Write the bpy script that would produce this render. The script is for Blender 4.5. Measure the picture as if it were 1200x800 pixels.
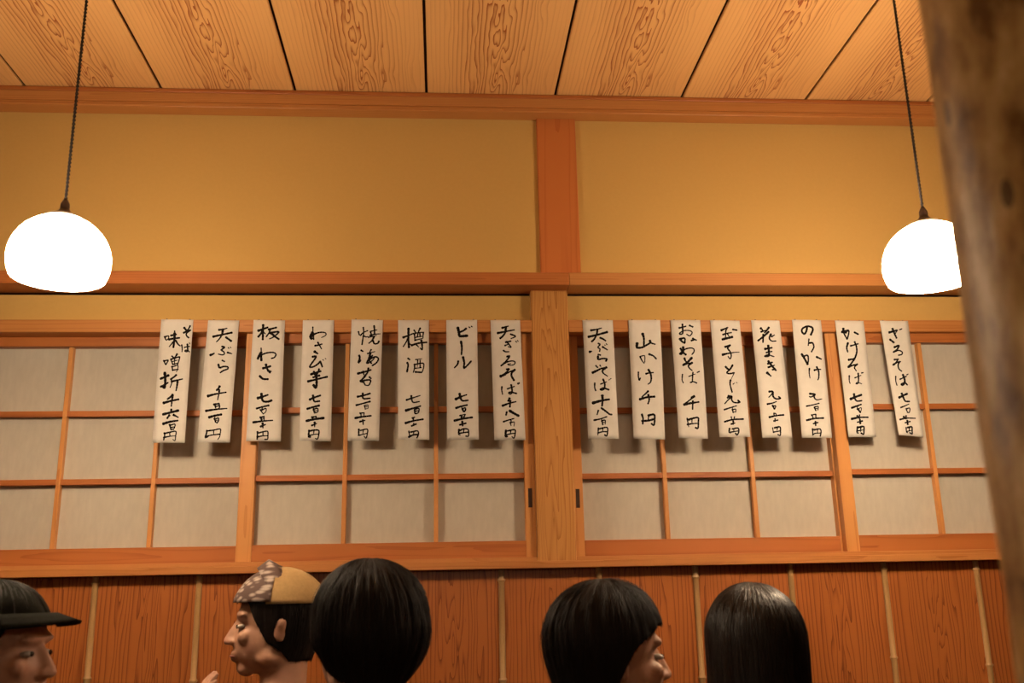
import bpy, bmesh, math, random
import numpy as np
from mathutils import Vector, Matrix, noise

for o in list(bpy.data.objects):
    bpy.data.objects.remove(o)
SC = bpy.context.scene
COL = SC.collection

# ------------------------------------------------------------------ camera
YAW, PITCH, ROLL, FPX = 0.0760054, 0.2586256, -0.0206812, 1136.186
CAM = Vector((0.0, -2.8, 1.2))
fw = Vector((math.sin(YAW)*math.cos(PITCH), math.cos(YAW)*math.cos(PITCH), math.sin(PITCH)))
rt0 = Vector((math.cos(YAW), -math.sin(YAW), 0))
up0 = rt0.cross(fw)
RT = rt0*math.cos(ROLL) + up0*math.sin(ROLL)
UP = -rt0*math.sin(ROLL) + up0*math.cos(ROLL)
cd = bpy.data.cameras.new('camera'); cam = bpy.data.objects.new('camera', cd); COL.objects.link(cam)
cam.matrix_world = Matrix(((RT.x, UP.x, -fw.x, CAM.x), (RT.y, UP.y, -fw.y, CAM.y), (RT.z, UP.z, -fw.z, CAM.z), (0, 0, 0, 1)))
cd.sensor_width = 36.0; cd.lens = FPX/1200*36; cd.clip_start = 0.02
cd.dof.use_dof = True; cd.dof.focus_distance = 2.85; cd.dof.aperture_fstop = 4.5
SC.camera = cam

def at(px, py, Y):
    """point of the photograph px,py (1200x800) on the real plane y = Y"""
    d = RT*((px-600)/FPX) - UP*((py-400)/FPX) + fw
    return CAM + d*((Y-CAM.y)/d.y)

# ------------------------------------------------------------------ light and exposure
w = bpy.data.worlds.new('world'); SC.world = w; w.use_nodes = True
w.node_tree.nodes['Background'].inputs[0].default_value = (0.02, 0.015, 0.01, 1)
w.node_tree.nodes['Background'].inputs[1].default_value = 0.3
SC.view_settings.view_transform = 'Standard'; SC.view_settings.look = 'None'
SC.view_settings.gamma = 1.0; SC.view_settings.use_curve_mapping = False
SC.view_settings.exposure = 0.80
LAMP_COLOR = (1.0, 0.75, 0.50); LAMP_POWER = 36.0
LAMP_Y, LAMP_Z = -0.75, 1.9279
LAMPS = [(-0.8239, LAMP_Y), (1.1311, LAMP_Y), (0.0, -4.3)]  # last one is unseen, added behind the viewer as ambient fill

# ------------------------------------------------------------------ materials
def newmat(name):
    m = bpy.data.materials.new(name); m.use_nodes = True
    nt = m.node_tree; b = nt.nodes['Principled BSDF']
    return m, nt, b

def N(nt, t, **kw):
    n = nt.nodes.new(t)
    for k, v in kw.items(): setattr(n, k, v)
    return n

def mth(nt, op, a, b=None, c=None):
    n = nt.nodes.new('ShaderNodeMath'); n.operation = op
    for i, v in enumerate((a, b, c)):
        if v is None: continue
        if isinstance(v, (int, float)): n.inputs[i].default_value = v
        else: nt.links.new(v, n.inputs[i])
    return n.outputs[0]

def ramp(nt, fac, stops):
    r = nt.nodes.new('ShaderNodeValToRGB'); e = r.color_ramp.elements
    while len(e) < len(stops): e.new(0.5)
    for i, (p, c) in enumerate(stops):
        e[i].position = p; e[i].color = (*c, 1)
    nt.links.new(fac, r.inputs[0]); return r.outputs[0]

def wood(name, light, dark, axis='X', ring=0.006, h0=0.03, wob=0.0, stretch=0.35, rough=0.5, vary=True, sharp=0.55, figure=None, bump=0.12):
    """cut through the rings of a trunk whose axis lies along the grain"""
    m, nt, b = newmat(name)
    tc = N(nt, 'ShaderNodeTexCoord'); sep = N(nt, 'ShaderNodeSeparateXYZ')
    nt.links.new(tc.outputs['Object'], sep.inputs[0])
    X, Y, Z = sep.outputs
    g, a, d = {'X': (X, Z, Y), 'Z': (Z, X, Y), 'Y': (Y, X, Z)}[axis]
    oi = N(nt, 'ShaderNodeObjectInfo')
    seed = mth(nt, 'MULTIPLY', oi.outputs['Random'], 37.0 if vary else 0.0)
    gs = mth(nt, 'ADD', mth(nt, 'MULTIPLY', g, stretch), seed)
    comb = N(nt, 'ShaderNodeCombineXYZ')
    nt.links.new(gs, comb.inputs[0]); nt.links.new(mth(nt, 'MULTIPLY', a, 7.0), comb.inputs[1]); nt.links.new(mth(nt, 'MULTIPLY', d, 7.0), comb.inputs[2])
    n1 = N(nt, 'ShaderNodeTexNoise'); n1.inputs['Scale'].default_value = 3.0; n1.inputs['Detail'].default_value = 2.5
    nt.links.new(comb.outputs[0], n1.inputs['Vector'])
    n1f = mth(nt, 'SUBTRACT', n1.outputs[0], 0.5)
    h = mth(nt, 'ADD', mth(nt, 'MULTIPLY', n1f, wob), h0)
    h = mth(nt, 'ADD', h, mth(nt, 'MULTIPLY', d, 1.0))
    aa = mth(nt, 'ADD', a, mth(nt, 'MULTIPLY', n1f, 0.012))
    r = mth(nt, 'SQRT', mth(nt, 'ADD', mth(nt, 'MULTIPLY', aa, aa), mth(nt, 'MULTIPLY', h, h)))
    fr = mth(nt, 'FRACT', mth(nt, 'ADD', mth(nt, 'DIVIDE', r, ring), seed))
    late = mth(nt, 'POWER', fr, 4.0)
    if figure:      # strong figure only where the board is cut through the heart
        late = mth(nt, 'MULTIPLY', late, mth(nt, 'ADD', mth(nt, 'MULTIPLY', mth(nt, 'EXPONENT', mth(nt, 'MULTIPLY', mth(nt, 'POWER', mth(nt, 'ABSOLUTE', mth(nt, 'DIVIDE', mth(nt, 'ADD', a, 0.01), figure)), 2.0), -1.0)), 0.90), 0.10))
    n2 = N(nt, 'ShaderNodeTexNoise'); n2.inputs['Scale'].default_value = 1.0; n2.inputs['Detail'].default_value = 3.0
    c2 = N(nt, 'ShaderNodeCombineXYZ')
    nt.links.new(mth(nt, 'MULTIPLY', gs, 6.0), c2.inputs[0]); nt.links.new(mth(nt, 'MULTIPLY', a, 500.0), c2.inputs[1]); nt.links.new(mth(nt, 'MULTIPLY', d, 500.0), c2.inputs[2])
    nt.links.new(c2.outputs[0], n2.inputs['Vector'])
    fac = mth(nt, 'ADD', mth(nt, 'MULTIPLY', late, sharp), mth(nt, 'MULTIPLY', mth(nt, 'SUBTRACT', n2.outputs[0], 0.5), 0.22))
    n3 = N(nt, 'ShaderNodeTexNoise'); n3.inputs['Scale'].default_value = 1.2
    nt.links.new(comb.outputs[0], n3.inputs['Vector'])
    fac = mth(nt, 'ADD', fac, mth(nt, 'MULTIPLY', mth(nt, 'SUBTRACT', n3.outputs[0], 0.5), 0.4))
    if vary:
        fac = mth(nt, 'ADD', fac, mth(nt, 'MULTIPLY', mth(nt, 'SUBTRACT', oi.outputs['Random'], 0.5), 0.25))
    c = ramp(nt, fac, [(0.0, light), (0.85, dark)])
    nt.links.new(c, b.inputs['Base Color'])
    b.inputs['Roughness'].default_value = rough
    b.inputs['Specular IOR Level'].default_value = 0.35
    bp = N(nt, 'ShaderNodeBump'); bp.inputs['Strength'].default_value = bump; bp.inputs['Distance'].default_value = 0.001
    nt.links.new(fac, bp.inputs['Height']); nt.links.new(bp.outputs[0], b.inputs['Normal'])
    return m

def plain(name, color, rough=0.6, scale=40, amt=0.12, bump=0.0, spec=0.5, metallic=0.0, dark=None, stretch=None):
    m, nt, b = newmat(name)
    tc = N(nt, 'ShaderNodeTexCoord'); n = N(nt, 'ShaderNodeTexNoise')
    n.inputs['Scale'].default_value = scale; n.inputs['Detail'].default_value = 5
    src = tc.outputs['Object']
    if stretch:
        mp = N(nt, 'ShaderNodeMapping'); mp.inputs['Scale'].default_value = stretch
        nt.links.new(src, mp.inputs[0]); src = mp.outputs[0]
    nt.links.new(src, n.inputs['Vector'])
    d = dark or tuple(x*(1-amt*2) for x in color)
    c = ramp(nt, n.outputs[0], [(0.3, d), (0.7, color)])
    nt.links.new(c, b.inputs['Base Color'])
    b.inputs['Roughness'].default_value = rough; b.inputs['Metallic'].default_value = metallic
    b.inputs['Specular IOR Level'].default_value = spec
    if bump:
        bp = N(nt, 'ShaderNodeBump'); bp.inputs['Strength'].default_value = bump; bp.inputs['Distance'].default_value = 0.002
        nt.links.new(n.outputs[0], bp.inputs['Height']); nt.links.new(bp.outputs[0], b.inputs['Normal'])
    return m

def emit(name, color, strength):
    m, nt, b = newmat(name)
    b.inputs['Base Color'].default_value = (0.8, 0.78, 0.74, 1)
    b.inputs['Emission Color'].default_value = (*color, 1); b.inputs['Emission Strength'].default_value = strength
    b.inputs['Roughness'].default_value = 0.25
    return m

M_ceil = wood('ceiling cedar', (0.76, 0.42, 0.155), (0.33, 0.085, 0.018), 'Y', ring=0.0125, h0=0.018, wob=0.19, stretch=1.15, rough=0.5, vary=False, sharp=1.25, figure=0.11)
M_horz = wood('red cedar along', (0.44, 0.145, 0.036), (0.27, 0.068, 0.015), 'X', ring=0.006, h0=0.05, wob=0.03, rough=0.45)
M_horzL = wood('pale cedar along', (0.50, 0.21, 0.06), (0.33, 0.11, 0.024), 'X', ring=0.006, h0=0.05, wob=0.03, rough=0.42)
M_vert = wood('pale cedar upright', (0.60, 0.27, 0.08), (0.42, 0.15, 0.036), 'Z', ring=0.006, h0=0.05, wob=0.03, rough=0.42)
M_redpost = wood('red cedar upright', (0.50, 0.155, 0.038), (0.36, 0.085, 0.018), 'Z', ring=0.009, h0=0.15, wob=0.03, rough=0.45)
M_post = wood('cypress upright', (0.54, 0.25, 0.068), (0.31, 0.108, 0.022), 'Z', ring=0.0065, h0=0.03, wob=0.10, stretch=0.5, rough=0.35, sharp=0.7)
M_wains = wood('wainscot cedar', (0.39, 0.122, 0.030), (0.17, 0.040, 0.010), 'Z', ring=0.012, h0=0.03, wob=0.20, stretch=0.7, rough=0.36, sharp=0.95)
M_dark = plain('dark gap wood', (0.05, 0.02, 0.01), 0.8)
M_floorw = wood('floor boards', (0.12, 0.06, 0.03), (0.06, 0.03, 0.015), 'Y', ring=0.01, h0=0.03, wob=0.08, rough=0.4)
M_plaster = plain('ochre clay plaster', (0.56, 0.345, 0.105), 0.9, 90, 0.015, bump=0.08, spec=0.15)
M_roomwood = plain('dark brown panelling', (0.10, 0.055, 0.03), 0.6, 8, 0.15, stretch=(8, 8, 0.5))
M_bamboo = plain('pale bamboo', (0.52, 0.31, 0.125), 0.4, 60, 0.15, stretch=(1, 1, 0.1))
M_ink = plain('sumi ink', (0.008, 0.006, 0.006), 0.9, 200, 0.2, spec=0.1)
M_pin = plain('dark pin', (0.06, 0.05, 0.04), 0.4)
M_capmetal = plain('brown bakelite', (0.045, 0.022, 0.014), 0.35)
M_cord = plain('black twisted cord', (0.02, 0.014, 0.012), 0.7)
M_ring = plain('frosted glass collar', (0.55, 0.5, 0.44), 0.3)
M_skin = plain('skin', (0.50, 0.27, 0.18), 0.5, 25, 0.06, spec=0.4)
M_white = plain('eye white', (0.42, 0.36, 0.31), 0.4)
M_iris = plain('dark iris', (0.02, 0.012, 0.01), 0.2)
M_lip = plain('lips', (0.42, 0.15, 0.12), 0.45)
M_glow = emit('lit opal glass', LAMP_COLOR, LAMP_POWER)
M_glow2 = emit('lit opal glass with stronger bulb', LAMP_COLOR, LAMP_POWER*1.3)
M_bulb = emit('lit bulb', LAMP_COLOR, LAMP_POWER*1.5)
M_washi = plain('washi screen paper', (0.53, 0.485, 0.405), 0.85, 60, 0.05, bump=0.1, spec=0.1, stretch=(1, 1, 0.35))
M_strip = plain('menu paper', (0.66, 0.63, 0.57), 0.75, 40, 0.03, bump=0.08, spec=0.2)

def hairmat(name):
    m, nt, b = newmat(name)
    b.inputs['Base Color'].default_value = (0.009, 0.006, 0.005, 1)
    b.inputs['Roughness'].default_value = 0.42 if name.startswith('gl') else 0.6; b.inputs['Specular IOR Level'].default_value = 0.5 if name.startswith('gl') else 0.25
    tc = N(nt, 'ShaderNodeTexCoord'); sep = N(nt, 'ShaderNodeSeparateXYZ'); nt.links.new(tc.outputs['Object'], sep.inputs[0])
    ang = mth(nt, 'ARCTAN2', sep.outputs[0], sep.outputs[1])
    c = N(nt, 'ShaderNodeCombineXYZ'); nt.links.new(mth(nt, 'MULTIPLY', ang, 45.0), c.inputs[0]); nt.links.new(mth(nt, 'MULTIPLY', sep.outputs[2], 6.0), c.inputs[1])
    n = N(nt, 'ShaderNodeTexNoise'); n.inputs['Scale'].default_value = 1.6; n.inputs['Detail'].default_value = 4
    nt.links.new(c.outputs[0], n.inputs['Vector'])
    bp = N(nt, 'ShaderNodeBump'); bp.inputs['Strength'].default_value = 0.5; bp.inputs['Distance'].default_value = 0.004
    nt.links.new(n.outputs[0], bp.inputs['Height']); nt.links.new(bp.outputs[0], b.inputs['Normal'])
    return m
M_hair = hairmat('black hair'); M_gloss = hairmat('glossy black hair')

def barkmat():
    m, nt, b = newmat('mottled log bark')
    tc = N(nt, 'ShaderNodeTexCoord'); mp = N(nt, 'ShaderNodeMapping'); mp.inputs['Scale'].default_value = (1, 1, 0.45)
    nt.links.new(tc.outputs['Object'], mp.inputs[0])
    n = N(nt, 'ShaderNodeTexNoise'); n.inputs['Scale'].default_value = 38; n.inputs['Detail'].default_value = 6; n.inputs['Roughness'].default_value = 0.6
    nt.links.new(mp.outputs[0], n.inputs['Vector'])
    c = ramp(nt, n.outputs[0], [(0.34, (0.20, 0.10, 0.03)), (0.44, (0.42, 0.25, 0.085)), (0.54, (0.58, 0.38, 0.14)), (0.68, (0.76, 0.56, 0.26))])
    v = N(nt, 'ShaderNodeTexVoronoi'); v.inputs['Scale'].default_value = 26; nt.links.new(mp.outputs[0], v.inputs['Vector'])
    spot = mth(nt, 'LESS_THAN', v.outputs['Distance'], 0.14)
    mx = N(nt, 'ShaderNodeMix', data_type='RGBA'); nt.links.new(mth(nt, 'MULTIPLY', spot, 0.75), mx.inputs[0])
    nt.links.new(c, mx.inputs[6]); mx.inputs[7].default_value = (0.06, 0.03, 0.015, 1)
    nt.links.new(mx.outputs[2], b.inputs['Base Color']); b.inputs['Roughness'].default_value = 0.42
    bp = N(nt, 'ShaderNodeBump'); bp.inputs['Strength'].default_value = 0.5; bp.inputs['Distance'].default_value = 0.004
    nt.links.new(n.outputs[0], bp.inputs['Height']); nt.links.new(bp.outputs[0], b.inputs['Normal'])
    return m
M_bark = barkmat()

# ------------------------------------------------------------------ helpers
def link(name, me, mat, parent=None, smooth=False):
    if mat is not None:
        me.materials.clear(); me.materials.append(mat)
    o = bpy.data.objects.new(name, me); COL.objects.link(o)
    if parent is not None: o.parent = parent
    if smooth:
        me.polygons.foreach_set('use_smooth', [True]*len(me.polygons))
    return o

def bm_obj(name, bm, mat, parent=None, smooth=False):
    me = bpy.data.meshes.new(name); bm.to_mesh(me); bm.free()
    return link(name, me, mat, parent, smooth)

def tag(o, label=None, cat=None, group=None, kind=None):
    if label: o['label'] = label
    if cat: o['category'] = cat
    if group: o['group'] = group
    if kind: o['kind'] = kind
    return o

def empty(name, loc, rz=0.0, parent=None):
    o = bpy.data.objects.new(name, None); COL.objects.link(o); o.location = loc; o.rotation_euler = (0, 0, rz)
    o.empty_display_size = 0.05
    if parent is not None: o.parent = parent
    return o

def box_bm(sx, sy, sz, bev=0.0012):
    bm = bmesh.new(); bmesh.ops.create_cube(bm, size=1)
    bmesh.ops.scale(bm, vec=(sx, sy, sz), verts=bm.verts)
    if bev:
        bmesh.ops.bevel(bm, geom=bm.edges[:], offset=bev, segments=1, affect='EDGES', profile=0.5)
    return bm

def box(name, x0, x1, y0, y1, z0, z1, mat, parent=None, bev=0.0012):
    """box in world coordinates; parent is assumed to carry only a location"""
    o = bm_obj(name, box_bm(x1-x0, y1-y0, z1-z0, bev), mat, parent)
    c = Vector(((x0+x1)/2, (y0+y1)/2, (z0+z1)/2))
    o.location = c - (world_loc(parent) if parent is not None else Vector((0, 0, 0)))
    return o

def world_loc(p):
    v = Vector((0, 0, 0))
    while p is not None:
        v += p.location; p = p.parent
    return v

def lathe(profile, seg=48, cap=False):
    bm = bmesh.new(); rings = []
    for r, z in profile:
        if r < 1e-5: rings.append([bm.verts.new((0, 0, z))])
        else: rings.append([bm.verts.new((r*math.cos(2*math.pi*k/seg), r*math.sin(2*math.pi*k/seg), z)) for k in range(seg)])
    for A, B in zip(rings, rings[1:]):
        for k in range(seg):
            a = A[k % len(A)]; b2 = A[(k+1) % len(A)]; c = B[(k+1) % len(B)]; d = B[k % len(B)]
            vs = []
            for v in (a, b2, c, d):
                if v not in vs: vs.append(v)
            if len(vs) > 2: bm.faces.new(vs)
    bmesh.ops.recalc_face_normals(bm, faces=bm.faces)
    return bm

# ------------------------------------------------------------------ setting
XL, XR, YB = -3.1914, 3.8136, -5.2
CEIL = 2.735
fl = box('floor', XL, XR, YB, 0.2, -0.06, -0.012, M_dark); tag(fl, kind='structure')
me0 = None
for i in range(int((XR-XL)/0.2)):
    if me0 is None:
        p = box('floor_board', XL, XL+0.197, YB, 0.12, -0.012, 0.0, M_floorw, fl, 0.001); me0 = p.data
    else:
        p = bpy.data.objects.new('floor_board', me0); COL.objects.link(p); p.parent = fl
        p.location = Vector((XL+0.0985+0.2*i, (YB+0.12)/2, -0.006)) - fl.location

# ceiling: backing and boards (identical printed boards, as in the photograph)
ce = box('ceiling', XL, XR, YB, 0.2, CEIL+0.03, CEIL+0.08, M_dark); tag(ce, kind='structure')
PIT = 0.4067; BX0 = -0.8570
me0 = None
k0 = int(math.floor((XL-BX0)/PIT))
for k in range(k0, k0+19):
    x0 = BX0 + k*PIT; x1 = x0+PIT
    if x0 > XR: break
    if me0 is None:
        bm = box_bm(PIT-0.008, 5.15, 0.012, 0.0025); me0 = bpy.data.meshes.new('ceiling_board'); bm.to_mesh(me0); bm.free(); me0.materials.append(M_ceil)
    p = bpy.data.objects.new('ceiling_board', me0); COL.objects.link(p); p.parent = ce
    p.location = Vector(((x0+x1)/2, -2.6, CEIL+0.006)) - ce.location
    if k % 2: p.location.z += 0.0008

# back wall: upper plaster, recessed lower plaster, boards behind the screens
UPY = 0.0; LOY = 0.03
NAG_B, NAG_T = 2.104, 2.1426
wb = box('wall_back', XL, XR, UPY, 0.2, NAG_T-0.006, CEIL+0.03, M_plaster, None, 0); tag(wb, kind='structure')
box('lower_plaster', XL, XR, LOY, 0.2, 1.99, NAG_B-0.009, M_plaster, wb, 0)
box('rail_shade_backing', XL, XR, 0.09, 0.2, NAG_B-0.009, NAG_T-0.006, M_dark, wb, 0)  # dark recess added to stand in for the shade under the rail
box('outer_boarding', XL, XR, 0.14, 0.2, 1.24, 1.99, M_dark, wb, 0)
# outer bays beside the windows
for a, b_ in ((XL, -1.53), (2.19, XR)):
    box('side_plaster', a, b_, LOY+0.001, 0.14, 1.26, 1.99, M_plaster, wb, 0)
# posts
for nm, x in ((1, -1.475), (2, 0.3293), (3, 2.135)):
    t = box('trim_%d' % nm, x-0.0562, x+0.0562, 0.0, 0.13, 1.2825, NAG_B, M_post, None, 0.003); tag(t, 'square cypress post between the screen windows' if nm == 2 else None, kind='structure')
for nm, x in ((4, -1.438), (5, 0.3665), (6, 2.172)):
    t = box('trim_%d' % nm, x-0.0620, x+0.0620, -0.012, 0.08, NAG_T-0.002, 2.69, M_redpost, None, 0.002); tag(t, kind='structure')
# cornice, rail (two lengths meeting at the post), kamoi, sill
t = box('trim_7', XL, XR, -0.05, 0.05, 2.688, CEIL, M_horzL, None, 0.002); tag(t, kind='structure')
box('cornice_lip', XL, XR, -0.053, 0.04, 2.6735, 2.6885, M_horzL, t, 0.0015)
box('cornice_bead', XL, XR, -0.056, -0.045, CEIL-0.013, CEIL-0.001, M_horz, t, 0.0015)
t = box('trim_8', XL, 0.385, -0.055, 0.04, NAG_B, NAG_T, M_horz, None, 0.0015); tag(t, kind='structure')
t = box('trim_9', 0.3855, XR, -0.055, 0.04, NAG_B, NAG_T, M_horzL, None, 0.0015); tag(t, kind='structure')
SB, STP = 1.2805, 1.3115
def window(n, x0, x1):
    wd = box('window_%d' % n, x0, x1, 0.0, 0.125, 1.9725, 2.0105, M_horzL, None, 0.0015); tag(wd, kind='structure')
    box('sill_back', x0, x1, 0.045, 0.125, SB, STP-0.004, M_horz, wb, 0.001)
    return wd
W1 = window(1, -1.419, 0.273); W2 = window(2, 0.3855, 2.079)
t = box('trim_10', XL, XR, -0.004, 0.045, SB-0.0005, 1.3005, M_horzL, None, 0.0015); tag(t, kind='structure')
for a, b_ in ((-1.419, 0.273), (0.3855, 2.079)):
    box('sill_track', a, b_, 0.002, 0.05, 1.3003, STP, M_horzL, t, 0.001)

# sliding shoji screens
def shoji(name_label, x0, x1, yf, cols, handle_side, stile_l, stile_r, group):
    """x0,x1 outer edges; yf front face; cols = x of the upright glazing bars"""
    zb, zt = STP, 1.9725
    root = empty('shoji_screen', (x0, yf, zb)); tag(root, name_label, 'screen', group)
    T = 0.03
    pb, pt = 1.3585, 1.9435
    box('stile', x0, x0+stile_l, yf, yf+T, zb, zt, M_vert, root)
    box('stile', x1-stile_r, x1, yf, yf+T, zb, zt, M_vert, root)
    box('bottom_rail', x0+stile_l, x1-stile_r, yf+0.001, yf+T-0.001, zb, pb, M_horz, root)
    box('top_rail', x0+stile_l, x1-stile_r, yf+0.001, yf+T-0.001, pt, zt, M_horz, root)
    zs = (1.7435, 1.5455)
    for z in zs:
        box('cross_bar', x0+stile_l, x1-stile_r, yf+0.009, yf+T-0.002, z-0.0082, z+0.0082, M_horz, root, 0.001)
    for c in cols:
        box('glazing_bar', c-0.0062, c+0.0062, yf+0.008, yf+T-0.002, pb, pt, M_vert, root, 0.001)
    xs = [x0+stile_l] + list(cols) + [x1-stile_r]; zz = [pb, zs[1], zs[0], pt]
    for i in range(len(xs)-1):
        for j in range(3):
            box('paper_pane', xs[i], xs[i+1], yf+T-0.0015, yf+T-0.0005, zz[j], zz[j+1], M_washi, root, 0)
    hx = x0+stile_l*0.5 if handle_side == 'L' else x1-stile_r*0.5
    h = box('finger_pull', hx-0.0058, hx+0.0058, yf-0.0006, yf+0.004, 1.452, 1.507, M_dark, root, 0)
    return root
YF, YK = 0.018, 0.052      # front and back track
def xs_at(p, y): return at(p[0], p[1], y).x
G = 'paper screens of the two wall windows'
# left window: back panel (left), front panel (right)
c1 = xs_at((73.5, 520), YK+.015); c2 = xs_at((183.5, 520), YK+.015)
shoji('paper sliding screen at the left end of the wall, left of the first dark-lit stile', -1.419, c1+0.56, YK, (c1, c2), 'L', c1-0.262+1.419, 0.04, G)
sl0, sl1 = xs_at((282.5, 520), YF), xs_at((300.5, 520), YF)
e0, e1 = xs_at((614.8, 560), YF), 0.273
shoji('paper sliding screen just left of the central post, with finger pull in right stile', sl0, e1, YF, (xs_at((405, 520), YF+.015), xs_at((511, 520), YF+.015)), 'R', sl1-sl0, e1-e0, G)
# right window
e0, e1 = 0.3855, xs_at((682.5, 560), YK)
f0, f1 = xs_at((982, 540), YF), xs_at((997, 540), YF)
shoji('paper sliding screen just right of the central post, with finger pull in left stile', e0, f0+0.03, YK, (xs_at((777.5, 540), YK+.015), xs_at((880.5, 540), YK+.015)), 'L', e1-e0, 0.033, G)
g1 = xs_at((1091, 520), YF+.015)
shoji('paper sliding screen partly hidden by the rough log pillar', f0, 2.079, YF, (g1, g1+0.262, g1+0.524), 'R', f1-f0, 0.035, G)

# wainscot: boards and split bamboo battens
WX0 = 0.171; WP = 0.2802
wz0, wz1 = 0.09, SB-0.0005
wn = box('wall_back_wainscot', XL, XR, 0.042, 0.2, 0.0, wz1, M_dark, None, 0); tag(wn, kind='structure')
k0 = int(round((XL-WX0)/WP)); mb = None; ms = []
for k in range(k0, k0+25):
    x = WX0 + k*WP
    if x+WP > XR+1e-3: break
    if len(ms) < 1:
        bm = box_bm(WP-0.002, 0.012, wz1-wz0, 0.001); me = bpy.data.meshes.new('plank'); bm.to_mesh(me); bm.free(); me.materials.append(M_wains); ms.append(me)
    p = bpy.data.objects.new('plank', ms[0]); COL.objects.link(p); p.parent = wn
    p.location = Vector((x+WP/2, 0.036, (wz0+wz1)/2)) - wn.location
def bamboo_bm(seed):
    rr = random.Random(seed); prof = []; z = wz0; H = wz1-0.001
    nodes = [H-0.012-rr.random()*0.02]
    while nodes[-1] > wz0+0.1: nodes.append(nodes[-1]-0.245-rr.random()*0.03)
    nodes = [n for n in nodes if n > wz0+.01]
    zs = [wz0, H]
    for n in nodes: zs += [n-0.006, n-0.0015, n, n+0.0015, n+0.006]
    zs = sorted(z for z in zs if wz0 <= z <= H)
    bm = bmesh.new(); rings = []
    for z in zs:
        r = 0.0085
        for n in nodes:
            if abs(z-n) < 1e-6: r = 0.0118
            elif abs(z-n) < 0.002: r = 0.0108
        rings.append([bm.verts.new((r*math.cos(a), -r*0.9*math.sin(a)*(1 if math.sin(a) > 0 else .2), z)) for a in [2*math.pi*i/14 for i in range(14)]])
    for A, B in zip(rings, rings[1:]):
        for i in range(14): bm.faces.new((A[i], A[(i+1) % 14], B[(i+1) % 14], B[i]))
    bmesh.ops.recalc_face_normals(bm, faces=bm.faces)
    return bm
for k in range(k0+1, k0+25):
    x = WX0 + k*WP
    if x > XR: break
    o = bm_obj('bamboo_batten', bamboo_bm(k), M_bamboo, wn, True); o.location = Vector((x, 0.029, 0)) - wn.location
bb = box('baseboard_back', XL, XR, 0.02, 0.1, 0.0, wz0, M_horz); tag(bb, kind='structure')

# other walls of the room
for nm, a in (('wall_left', (XL-0.1, XL, YB, 0.2)), ('wall_right', (XR, XR+0.1, YB, 0.2)), ('wall_front', (XL, XR, YB-0.1, YB))):
    o = box(nm, a[0], a[1], a[2], a[3], 0, CEIL+0.03, M_roomwood, None, 0); tag(o, kind='structure')

# ------------------------------------------------------------------ pendant lamps
def lamp_meshes():
    R = 0.1045
    prof = [(0.030, 0.096), (0.034, 0.094)]
    n = 22
    for i in range(n+1):
        a = math.radians(70) - math.radians(70+23)*i/n
        prof.append((R*math.cos(a), 0.101*math.sin(a)))
    zb = prof[-1][1]; rb = prof[-1][0]
    prof += [(rb-0.004, zb-0.003), (rb-0.008, zb)]
    inner = [(r-0.006, z-0.002) for r, z in prof[2:-2]][::-1]
    shade = lathe(prof+inner, 64)
    collar = lathe([(0.024, 0.103), (0.034, 0.101), (0.040, 0.096), (0.042, 0.090), (0.038, 0.087), (0.024, 0.090)], 40)
    cap = lathe([(0.0, 0.141), (0.005, 0.140), (0.0075, 0.134), (0.0095, 0.130), (0.010, 0.122), (0.0095, 0.119), (0.013, 0.113), (0.021, 0.106), (0.0245, 0.1025), (0.0245, 0.100), (0, 0.100)], 32)
    bulb = lathe([(0, -0.02), (0.012, -0.018), (0.024, -0.008), (0.028, 0.006), (0.024, 0.022), (0.014, 0.038), (0.013, 0.095), (0, 0.095)], 24)
    rose = lathe([(0, CEIL-LAMP_Z-0.022), (0.02, CEIL-LAMP_Z-0.02), (0.034, CEIL-LAMP_Z-0.008), (0.036, CEIL-LAMP_Z+0.001), (0, CEIL-LAMP_Z+0.001)], 32)
    bm = bmesh.new(); z0, z1 = 0.137, CEIL-LAMP_Z-0.01; nseg = 200
    for ph in (0, math.pi):
        prev = None
        for i in range(nseg+1):
            z = z0+(z1-z0)*i/nseg; a = ph + z*2*math.pi/0.019
            c = Vector((0.0021*math.cos(a), 0.0021*math.sin(a), z))
            ring = [bm.verts.new(c+Vector((0.0019*math.cos(t*math.pi/3), 0.0019*math.sin(t*math.pi/3), 0))) for t in range(6)]
            if prev:
                for t in range(6): bm.faces.new((prev[t], prev[(t+1) % 6], ring[(t+1) % 6], ring[t]))
            prev = ring
    out = []
    for n_, b_, m_ in (('shade', shade, M_glow), ('collar', collar, M_ring), ('cap', cap, M_capmetal), ('bulb', bulb, M_bulb), ('ceiling_rose', rose, M_capmetal), ('cord', bm, M_cord)):
        me = bpy.data.meshes.new(n_); b_.to_mesh(me); b_.free(); me.materials.append(m_)
        me.polygons.foreach_set('use_smooth', [True]*len(me.polygons)); out.append((n_, me))
    return out
LM = lamp_meshes()
LL = ['lit opal glass pendant lamp on the left, fully in view above the menu strips',
      'lit opal glass pendant lamp at right, partly hidden behind the rough log pillar',
      'unseen opal glass pendant lamp added behind the viewer for fill light']
for i, (x, y) in enumerate(LAMPS):
    r = empty('pendant_lamp', (x, y, LAMP_Z)); tag(r, LL[i], 'lamp', 'opal glass pendant lamps')
    for n_, me in LM:
        if i == 1 and n_ == 'shade': me = me.copy(); me.materials[0] = M_glow2
        o = bpy.data.objects.new(n_, me); COL.objects.link(o); o.parent = r

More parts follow.
